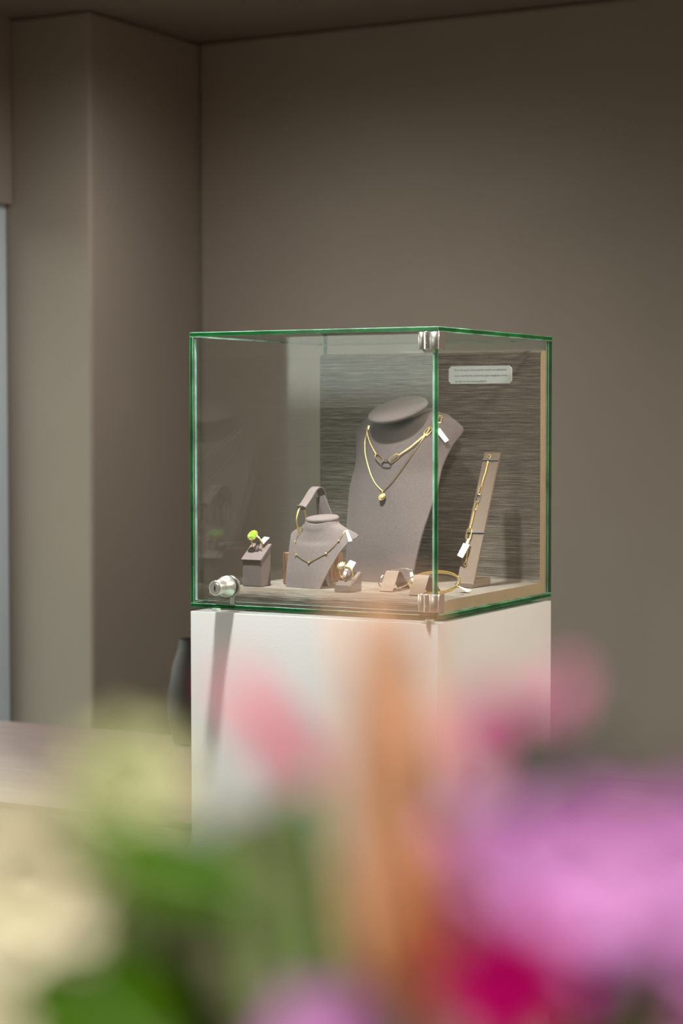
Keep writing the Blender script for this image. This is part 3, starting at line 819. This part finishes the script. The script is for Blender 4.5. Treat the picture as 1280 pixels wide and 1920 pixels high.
bm = new()
chain(bm, lay(bvR, [(915.5, 866), (911, 884), (906.5, 900), (903, 913)], O), .0026, .0010, .00045)
chain(bm, lay(bvR, [(890.5, 956), (887, 970), (884, 983), (881.5, 993)], O), .0026, .0010, .00045)
chain(bm, lay(bvR, [(879.5, 1014), (877.5, 1030), (875.5, 1045), (873.8, 1055)], O), .0026, .0010, .00045)
obj('chain', bm, M_gold, bc)
def rl(u0, v0, u1, v1, w, wire, m, nm='paperclip_link', roll=.0, o2=.0022):
    a = on(bvR, u0, v0, o2); b = on(bvR, u1, v1, o2); d = b - a; nrm = (OC - a).normalized(); s = d.cross(nrm).normalized()
    s = s * math.cos(roll) + nrm * math.sin(roll)
    bm = new(); paperclip(bm, (a + b) / 2, d, s, d.length / 2, w, wire); return obj(nm, bm, m, bc)
rl(903, 912, 898.5, 928, .0022, .0008, M_gold, roll=.5)
rl(900, 922, 893.5, 943, .0038, .0011, M_white_gold)['label'] = 'white gold link'
rl(895, 941, 891, 957, .0020, .0008, M_gold, roll=.6)
rl(882.5, 993, 878.5, 1013, .0036, .0009, M_gold, o2=.0042)
rl(918.7, 853.5, 917, 860, .0020, .0006, M_gold, 'end_ring'); rl(874.2, 1055.5, 872, 1061.5, .0020, .0006, M_gold, 'end_ring')
yt = .256
tag(bc, [at(u, v, y=yt - q) for u, v, q in ((868.5, 1018, 0), (880, 1022, 0), (867, 1046, .014), (857, 1041.5, .014))], text='A 116 519', twidth=.66, tsize=.26)
tag(bc, [at(u, v, y=yt) for u, v in ((876.5, 1009.5), (880.5, 1010.5), (876.5, 1020.5), (872.5, 1019))], name='tag_loop')

# ------------------------------------------------------------------ counter behind and the dark turned form
CY0, CY1, CZ = .425, 1.205, .276 - .6985
ct = thing('counter', 'long low counter with mauve brown wood top behind the pedestal', 'counter', (0, .8, -1.106))
bm = new(); box(bm, -1.90, 3.2, CY0, CY1, CZ - .0125, CZ, .0012, 2)
for f in bm.faces: f.material_index = 0 if f.normal.z > .7 else 1
top = obj('counter_top', bm, [M_counter, M_counterEdge], ct)
bm = new(); box(bm, -1.88, 3.18, CY0 + .012, CY1 - .01, -1.106, CZ - .0126, .002, 1); obj('counter_body', bm, M_counterBody, ct)
vb = at(352, 1372, z=CZ)
bm = new(); lathe(bm, [(.030, 0), (.042, .004), (.050, .05), (.050, .11), (.040, .17), (.028, .205), (.026, .225), (.022, .225), (.020, .20)], Matrix.Translation((vb.x + .094, min(vb.y, CY1 - .065), CZ)), 32)
solo('vase', bm, M_darkForm, 'dark slim turned form on the counter, mostly hidden behind the white pedestal', 'vase', (vb.x + .094, min(vb.y, CY1 - .065), CZ))  # dark turned form filling the strip beside the pedestal

# ------------------------------------------------------------------ bouquet in front of the lens (world frame)
def W(u, v, D):                                                                   # point at distance D along the viewing axis
    d = _F + CR * ((u - 640) / FPX) - CU * ((v - 960) / FPX); return CAM + d * (D * DS)
DS = .75
PXM = lambda D: D * DS / FPX
VZ = 1.20; VC = V(.0, .352, VZ)
def petal_bm(bm, base, axis, side, L, Wd, curl=.3, cup=.2, nu=8, nv=6, tipp=.55):
    axis = axis.normalized(); side = (side - axis * side.dot(axis)).normalized(); n = axis.cross(side).normalized()
    th = .0003
    for s in (1, -1):
        g = []
        for i in range(nu + 1):
            t = i / nu; w = Wd * (math.sin(PI * min(1, t ** tipp)) ** .8 if t < 1 else 0) + .0004
            row = []
            for j in range(nv + 1):
                q = j / nv * 2 - 1
                p = base + axis * (L * t) + side * (w * q) + n * (curl * L * t * t - cup * Wd * (1 - q * q)) + n * th * s
                row.append(bm.verts.new(p))
            g.append(row)
        for i in range(nu):
            for j in range(nv): bm.faces.new((g[i][j], g[i + 1][j], g[i + 1][j + 1], g[i][j + 1]))

P_lilac = petal_mat('lilac_petal', (.52, .21, .48), (.62, .31, .58), .4)
P_lilac2 = petal_mat('mauve_petal', (.40, .09, .30), (.50, .16, .40), .4)
P_mag = petal_mat('magenta_petal', (.33, .002, .085), (.46, .004, .13), .3)
P_pink = petal_mat('dusky_pink_petal', (.76, .26, .46), (.84, .36, .55), .45)
P_red = petal_mat('russet_petal', (.36, .05, .05), (.42, .10, .06), .3)
P_rose = petal_mat('rose_petal', (.75, .16, .27), (.80, .26, .36), .45)
P_cream = petal_mat('cream_petal', (.75, .70, .50), (.82, .78, .60), .45)
P_lime = petal_mat('pale_green_petal', (.64, .66, .37), (.72, .73, .46), .45)
P_orange = petal_mat('apricot_petal', (.66, .39, .215), (.74, .48, .31), .5)
P_rust = petal_mat('rust_petal', (.33, .10, .03), (.42, .15, .05), .35)
P_leaf = petal_mat('green_leaf', (.03, .085, .001), (.05, .115, .002), .35)
P_leafd = petal_mat('dark_leaf', (.02, .035, .003), (.045, .06, .006), .25)
P_euc = petal_mat('eucalyptus_leaf', (.105, .118, .055), (.15, .158, .078), .25)
P_olive = petal_mat('olive_leaf', (.13, .135, .03), (.175, .17, .05), .3)
P_smoke = petal_mat('smoky_leaf', (.022, .018, .022), (.035, .030, .034), .1)
M_stem = mat('green_stem', (.09, .16, .03), .6, var=.2, scale=60)

def stem_to(head, t, bend=.0, r=.0014, m=None):
    k = (hash_(head) - .5) * .03
    foot = V(VC.x + k, VC.y + (hash_(head * 3) - .5) * .03, VZ - .09)
    mid = V(lerp(foot.x, head.x, .6), lerp(foot.y, head.y, .5), lerp(foot.z, head.z, .45))
    bm = new(); tube(bm, spline([foot, V(foot.x, foot.y, VZ - .02), mid, head], 6), r, 7); return obj('stem', bm, m or M_stem, t)
def hash_(v): return (math.sin(v.x * 127.1 + v.y * 311.7 + v.z * 74.7) * 43758.5453) % 1.0

def flower(name, lab, cat, u, v, D, R, layers, m, cm=None, face=None, group=None, cr=.18, cup=.35):
    """layers: (number of petals, length factor, width factor, opening angle deg, curl)"""
    h = W(u, v, D); t = thing(name, lab, cat, V(VC.x, VC.y, VZ - .09), 'W', group)
    fdir = (face or (CAM - h)).normalized(); a, b = frame_of(fdir)
    for li, (n, lf, wf, op, cu) in enumerate(layers):
        for k in range(n):
            an = 2 * PI * (k + .5 * (li % 2)) / n + .3 * li; rd = a * math.cos(an) + b * math.sin(an); sd = -a * math.sin(an) + b * math.cos(an)
            o = math.radians(op); ax = rd * math.sin(o) + fdir * math.cos(o)
            bm = new(); petal_bm(bm, h + rd * R * .06 + fdir * R * .05 * li, ax, sd, R * lf, R * wf, cu, cup)
            obj('petal', bm, m[li] if isinstance(m, list) else m, t, angle=80)
    if cm:
        bm = new(); blob(bm, h + fdir * R * .12, R * cr, R * cr, R * cr); obj('flower_center', bm, cm, t)
    stem_to(h - fdir * R * .1, t)
    return t
def leaf(lab, pts, D0, D1, wpx, m, name='leaf_sprig', cat='leaf', group='leaves in the bouquet', stem=True):
    """one broad leaf following pixel pts from base to tip"""
    n = len(pts); P = spline([W(u, v, lerp(D0, D1, i / (n - 1))) for i, (u, v) in enumerate(pts)], 5)
    t = thing(name, lab, cat, V(VC.x, VC.y, VZ - .09), 'W', group)
    bm = new(); rows = []; m_ = len(P); fw = (CAM - P[m_ // 2]).normalized()
    for s in (1, -1):
        g = []
        for i, p in enumerate(P):
            q = i / (m_ - 1); d = (P[min(i + 1, m_ - 1)] - P[max(i - 1, 0)]).normalized(); sd = d.cross(fw).normalized()
            w = wpx * PXM(lerp(D0, D1, q)) * (math.sin(PI * (q ** .75)) ** .75 if 0 < q < 1 else 0) + .0004
            g.append([bm.verts.new(p + sd * w * x + fw * (.25 * w * x * x) + fw * .0003 * s) for x in (-1, -.6, -.25, 0, .25, .6, 1)])
        for A, B in zip(g, g[1:]):
            for j in range(6): bm.faces.new((A[j], A[j + 1], B[j + 1], B[j]))
    obj('leaf_blade', bm, m, t, angle=80)
    bm = new(); tube(bm, [p + fw * .0006 for p in P], [lerp(.0009, .0003, i / (m_ - 1)) for i in range(m_)], 6); obj('midrib', bm, M_stem, t)
    stem_to(P[0], t, r=.0012)
    return t

bq = [
 # deep green background leaves that close the gaps low in the bunch
 lambda: leaf('broad dark green leaf low in the middle of the bouquet', [(560, 1990), (500, 1900), (400, 1850), (300, 1830)], .50, .50, 120, P_leafd),
 lambda: leaf('dark leaf behind the grey-green foliage in the bouquet centre', [(600, 2000), (540, 1830), (470, 1680), (420, 1530)], .455, .455, 120, P_euc),
 lambda: leaf('olive green leaf low beneath the apricot spike', [(690, 2000), (640, 1880), (610, 1760), (600, 1600)], .46, .46, 90, P_olive),
 lambda: leaf('grey-green leaf at the lower left of the bouquet', [(420, 2000), (330, 1960), (240, 1920), (120, 1900)], .50, .49, 110, P_euc),
 lambda: leaf('greyish leaf between the cream rose and the round eucalyptus leaves', [(430, 1850), (330, 1780), (230, 1730), (120, 1700)], .50, .50, 100, P_euc),
 lambda: leaf('bright green pointed leaf at the left, above the cream rose', [(470, 1660), (400, 1640), (300, 1615), (200, 1580), (128, 1515)], .44, .44, 66, P_leaf),
 lambda: leaf('bright green leaf in the bottom left corner', [(290, 1990), (210, 1910), (120, 1830), (60, 1750)], .46, .46, 118, P_leaf),
 lambda: leaf('bright green leaf tip beside the apricot spike', [(580, 1660), (565, 1600), (552, 1545), (540, 1480)], .47, .47, 52, P_leaf),
 lambda: leaf('smoky dark leaf among the pink petals at the right', [(950, 1490), (1000, 1455), (1050, 1420), (1135, 1365)], .41, .41, 105, P_smoke),
]
for f in bq: f()
# eucalyptus sprig with round leaves
eu = thing('eucalyptus_sprig', 'grey-green sprig of round leaves in the middle of the bouquet', 'foliage', V(VC.x, VC.y, VZ - .09), 'W')
for (u, v, r, D) in ((370, 1745, 82, .47), (440, 1680, 70, .48), (515, 1640, 78, .47), (560, 1790, 88, .46), (470, 1780, 72, .49), (600, 1700, 70, .49), (480, 1570, 55, .49)):
    c = W(u, v, D); fd = (CAM - c).normalized(); a, b = frame_of(fd); bm = new(); R = r * PXM(D)
    petal_bm(bm, c - b * R, b, a, 2 * R, R * .92, .05, .15, 10, 6, 1.0); obj('leaf', bm, P_euc, eu, angle=80)
sp = spline([V(VC.x, VC.y, VZ - .08), W(580, 1850, .48), W(520, 1700, .49), W(470, 1560, .50)], 6)
bm = new(); tube(bm, sp, .0012, 7); obj('stem', bm, M_stem, eu)

cup2 = [(7, .55, .34, 35, .1), (8, .8, .40, 58, .1), (9, 1.0, .42, 80, .05)]
flower('carnation', 'pale green ruffled flower at the upper left of the bouquet', 'flower', 240, 1465, .47, 125 * PXM(.47), cup2, P_lime, P_lime)
flower('rose', 'cream rose at the left edge of the bouquet', 'flower', 50, 1650, .46, 175 * PXM(.46), [(5, .45, .32, 20, .1), (6, .7, .40, 45, .1), (7, .95, .46, 70, .05), (7, 1.05, .46, 88, 0)], P_cream, P_cream)
flower('rose', 'cream green rose cut off in the lower left corner', 'flower', -10, 1930, .46, 110 * PXM(.46), [(5, .5, .36, 25, .1), (7, .8, .42, 55, .1), (7, 1.0, .46, 85, 0)], P_cream, P_lime)
orch = [(3, 1.0, .36, 82, .08), (2, 1.05, .60, 78, .05), (3, .55, .3, 55, .2)]
flower('orchid', 'large pale lilac orchid at the right, below the dark leaf', 'flower', 1070, 1650, .385, 190 * PXM(.385), [(7, 1.0, .50, 84, .06), (5, .75, .40, 70, .1)], P_lilac, P_lilac, group='lilac orchids')
flower('orchid', 'lilac orchid cut off by the right edge of the picture', 'flower', 1280, 1640, .40, 185 * PXM(.40), [(7, 1.0, .50, 84, .06), (5, .72, .40, 70, .1)], P_lilac, P_lilac, group='lilac orchids')
flower('orchid', 'small pale lilac orchid between apricot spike and large orchid', 'flower', 920, 1630, .392, 145 * PXM(.392), [(7, 1.0, .50, 84, .05), (5, .7, .45, 65, .1)], P_lilac, P_cream, group='lilac orchids')
flower('orchid', 'mauve orchid in the lower right corner', 'flower', 1240, 1840, .46, 175 * PXM(.46), [(6, 1.0, .46, 84, .06), (5, .7, .4, 66, .1)], P_lilac2, P_red, group='lilac orchids')
flower('orchid', 'mauve orchid behind, above the russet flower at the right', 'flower', 1120, 1770, .49, 120 * PXM(.49), [(6, 1.0, .48, 84, .06)], P_lilac2, P_lilac2, group='lilac orchids')
flower('orchid', 'lilac orchid at the bottom edge beneath the foliage', 'flower', 610, 1985, .42, 150 * PXM(.42), [(6, 1.0, .48, 84, .06), (5, .7, .4, 66, .1)], P_lilac, P_lilac, group='lilac orchids')
flower('carnation', 'deep magenta flower low at the right of the bouquet', 'flower', 945, 1850, .37, 140 * PXM(.37), cup2, P_mag, P_mag)
flower('carnation', 'russet red flower between the magenta flower and mauve orchids', 'flower', 1095, 1875, .46, 85 * PXM(.46), cup2, P_red, P_rust)
flower('carnation', 'pink flower at the top right of the bouquet before the pedestal', 'flower', 935, 1380, .415, 95 * PXM(.415), cup2, P_pink, P_pink)

def bud(name, lab, u0, v0, u1, v1, D, wpx, m, n=5, mm=None, tipp=.62):
    a, b = W(u0, v0, D), W(u1, v1, D); t = thing(name, lab, 'flower bud', V(VC.x, VC.y, VZ - .09), 'W')
    ax = (b - a); L = ax.length; fw = (CAM - a).normalized(); sd = ax.normalized().cross(fw).normalized()
    for k in range(n):
        an = 2 * PI * k / n; r = sd * math.cos(an) + fw * math.sin(an); s2 = -sd * math.sin(an) + fw * math.cos(an)
        bm = new(); petal_bm(bm, a + r * wpx * PXM(D) * .45, ax.normalized() + r * .02, s2, L * (1 - .06 * (k % 3)), wpx * PXM(D) * .75, 0, .5, 10, 5, tipp)
        obj('petal', bm, (mm or m) if k % 2 else m, t, angle=80)
    stem_to(a, t, r=.0018); return t
bud('flower_bud', 'slim pink bud leaning in front of the white pedestal', 590, 1470, 430, 1260, .44, 42, P_rose)
bud('flower_bud', 'tall apricot flower spike rising in the middle of the bouquet', 785, 2000, 712, 1110, .44, 118, P_orange, 6, tipp=.8)
bud('flower_bud', 'rust coloured bud leaning right of the apricot spike', 790, 1880, 818, 1570, .375, 80, P_rust, 5)
bud('flower_bud', 'faint pink bud tip above the dark leaf at the right', 1010, 1440, 1070, 1255, .42, 30, P_pink)

P_vase = mat('grey_ceramic', (.35, .36, .36), .35, var=.05, scale=20)
tb = .945
bm = new(); lathe(bm, [(.045, 0), (.058, .004), (.064, .08), (.058, .17), (.044, .225), (.044, .25), (.040, .25), (.040, .22), (.052, .16), (.056, .08), (.05, .02)], Matrix.Translation((VC.x, VC.y, tb)), 36)
solo('flower_vase', bm, P_vase, 'grey ceramic vase holding the mixed bouquet', 'vase', (VC.x, VC.y, tb), 'W')
tt = thing('side_table', 'small round table under the bouquet vase', 'table', (VC.x, VC.y, 0), 'W')
bm = new(); lathe(bm, [(.20, tb - .025), (.21, tb - .02), (.21, tb - .003), (.205, tb)], Matrix.Translation((VC.x, VC.y, 0)), 48); obj('table_top', bm, M_counter, tt)
bm = new(); lathe(bm, [(.03, .02), (.025, .1), (.025, tb - .0255)], Matrix.Translation((VC.x, VC.y, 0)), 20); obj('table_leg', bm, M_steel, tt)
bm = new(); lathe(bm, [(.17, 0), (.17, .012), (.03, .021)], Matrix.Translation((VC.x, VC.y, 0)), 36); obj('table_foot', bm, M_steel, tt)

# ------------------------------------------------------------------ light
def spot(name, locV, tgtV, power, col, size, blend, rad, world=False):
    l = bpy.data.lights.new(name, 'SPOT'); l.energy = power; l.color = col; l.spot_size = math.radians(size); l.spot_blend = blend; l.shadow_soft_size = rad
    o = bpy.data.objects.new(name, l); COL.objects.link(o)
    p = Vector(locV) if world else MV @ Vector(locV); q = Vector(tgtV) if world else MV @ Vector(tgtV)
    o.location = p; o.rotation_euler = (q - p).to_track_quat('-Z', 'Y').to_euler()
    return o
CZ_ = CEIL - 1.106 - .03
spot('ceiling_spot_key', (-.19, -.20, CZ_), (-.19, -.18, 0), 225, (1, .985, .96), 60, .6, .042)
spot('ceiling_spot_warm', (1.3, .30, CZ_), (0, .2, -.2), 165, (1, .84, .68), 50, .7, .03)
spot('ceiling_spot_front', (-.9, -1.9, CZ_), (-.2, .1, 0), 26, (1, .95, .88), 40, .8, .03)
spot('card_fill_spot', (.75, -1.25, CZ_), (-.07, .37, .32), 105, (1, .96, .92), 11, .8, .10)  # unseen spot added to brighten the card and upper backdrop
spot('bouquet_fill_spot', (.25, -1.0, CEIL - .03), (0, .34, 1.26), 245, (1, .96, .92), 32, .7, .05, world=True)  # added spot behind the lens, brightens the flowers from the front
for i, (x, y, p) in enumerate(((1.75, 1.0, 85), (3.1, .3, 110), (-1.1, 1.05, 42), (-1.1, -1.8, 50), (.9, -3.0, 90), (2.9, -2.4, 140))):
    spot('room_fill_spot', (x, y, CZ_), (x, y, -1.1), p, (1, .95, .88), 172, 1.0, .05)  # unseen wide spots added across the room to lift its ambient level

w = bpy.data.worlds.new('daylight'); sc.world = w; w.use_nodes = True
nt = w.node_tree; nt.nodes.clear(); N = nt.nodes
o = N.new('ShaderNodeOutputWorld'); bg = N.new('ShaderNodeBackground'); tc = N.new('ShaderNodeTexCoord'); sx = N.new('ShaderNodeSeparateXYZ'); cr = N.new('ShaderNodeValToRGB')
link(nt, tc.outputs['Generated'], sx.inputs[0])
mr = N.new('ShaderNodeMapRange'); mr.inputs['From Min'].default_value = -.4; mr.inputs['From Max'].default_value = .6
link(nt, sx.outputs['Z'], mr.inputs['Value']); link(nt, mr.outputs[0], cr.inputs['Fac'])
cr.color_ramp.elements[0].position = .402; cr.color_ramp.elements[0].color = (.12, .13, .11, 1)
cr.color_ramp.elements[1].position = .42; cr.color_ramp.elements[1].color = (.86, .90, .80, 1)
link(nt, cr.outputs['Color'], bg.inputs['Color']); bg.inputs['Strength'].default_value = 3.4
link(nt, bg.outputs[0], o.inputs['Surface'])
for (y0, y1, z0, z1) in WIN:                                                      # sampling portals in the two window openings
    l = bpy.data.lights.new('window_portal', 'AREA'); l.shape = 'RECTANGLE'; l.size = y1 - y0; l.size_y = z1 - z0; l.cycles.is_portal = True
    ob = bpy.data.objects.new('window_portal', l); COL.objects.link(ob)
    p = MV @ V(XL - .15, (y0 + y1) / 2, (z0 + z1) / 2 - 1.106); d = MV.to_3x3() @ V(1, 0, 0)
    ob.location = p; ob.rotation_euler = d.to_track_quat('-Z', 'Z').to_euler()

# ------------------------------------------------------------------ camera
cd = bpy.data.cameras.new('camera'); co = bpy.data.objects.new('camera', cd); COL.objects.link(co)
cd.sensor_fit = 'VERTICAL'; cd.sensor_height = 36; cd.sensor_width = 24; cd.lens = FPX / 1920 * 36
cd.clip_start = .02; cd.clip_end = 60
co.matrix_world = Matrix(((CR.x, CU.x, -_F.x, 0), (CR.y, CU.y, -_F.y, 0), (CR.z, CU.z, -_F.z, CAM_Z), (0, 0, 0, 1)))
cd.dof.use_dof = True; cd.dof.focus_distance = 2.86; cd.dof.aperture_fstop = cd.lens / 1000 / .0152
cd.dof.aperture_blades = 0
sc.camera = co

sc.view_settings.view_transform = 'Standard'; sc.view_settings.look = 'None'
sc.view_settings.gamma = 1; sc.view_settings.use_curve_mapping = False; sc.view_settings.exposure = 0
cy = sc.cycles
cy.use_denoising = True; cy.max_bounces = 14; cy.diffuse_bounces = 5; cy.glossy_bounces = 6; cy.transmission_bounces = 8; cy.transparent_max_bounces = 32
cy.caustics_reflective = False; cy.caustics_refractive = False; cy.sample_clamp_indirect = 4; cy.sample_clamp_direct = 0
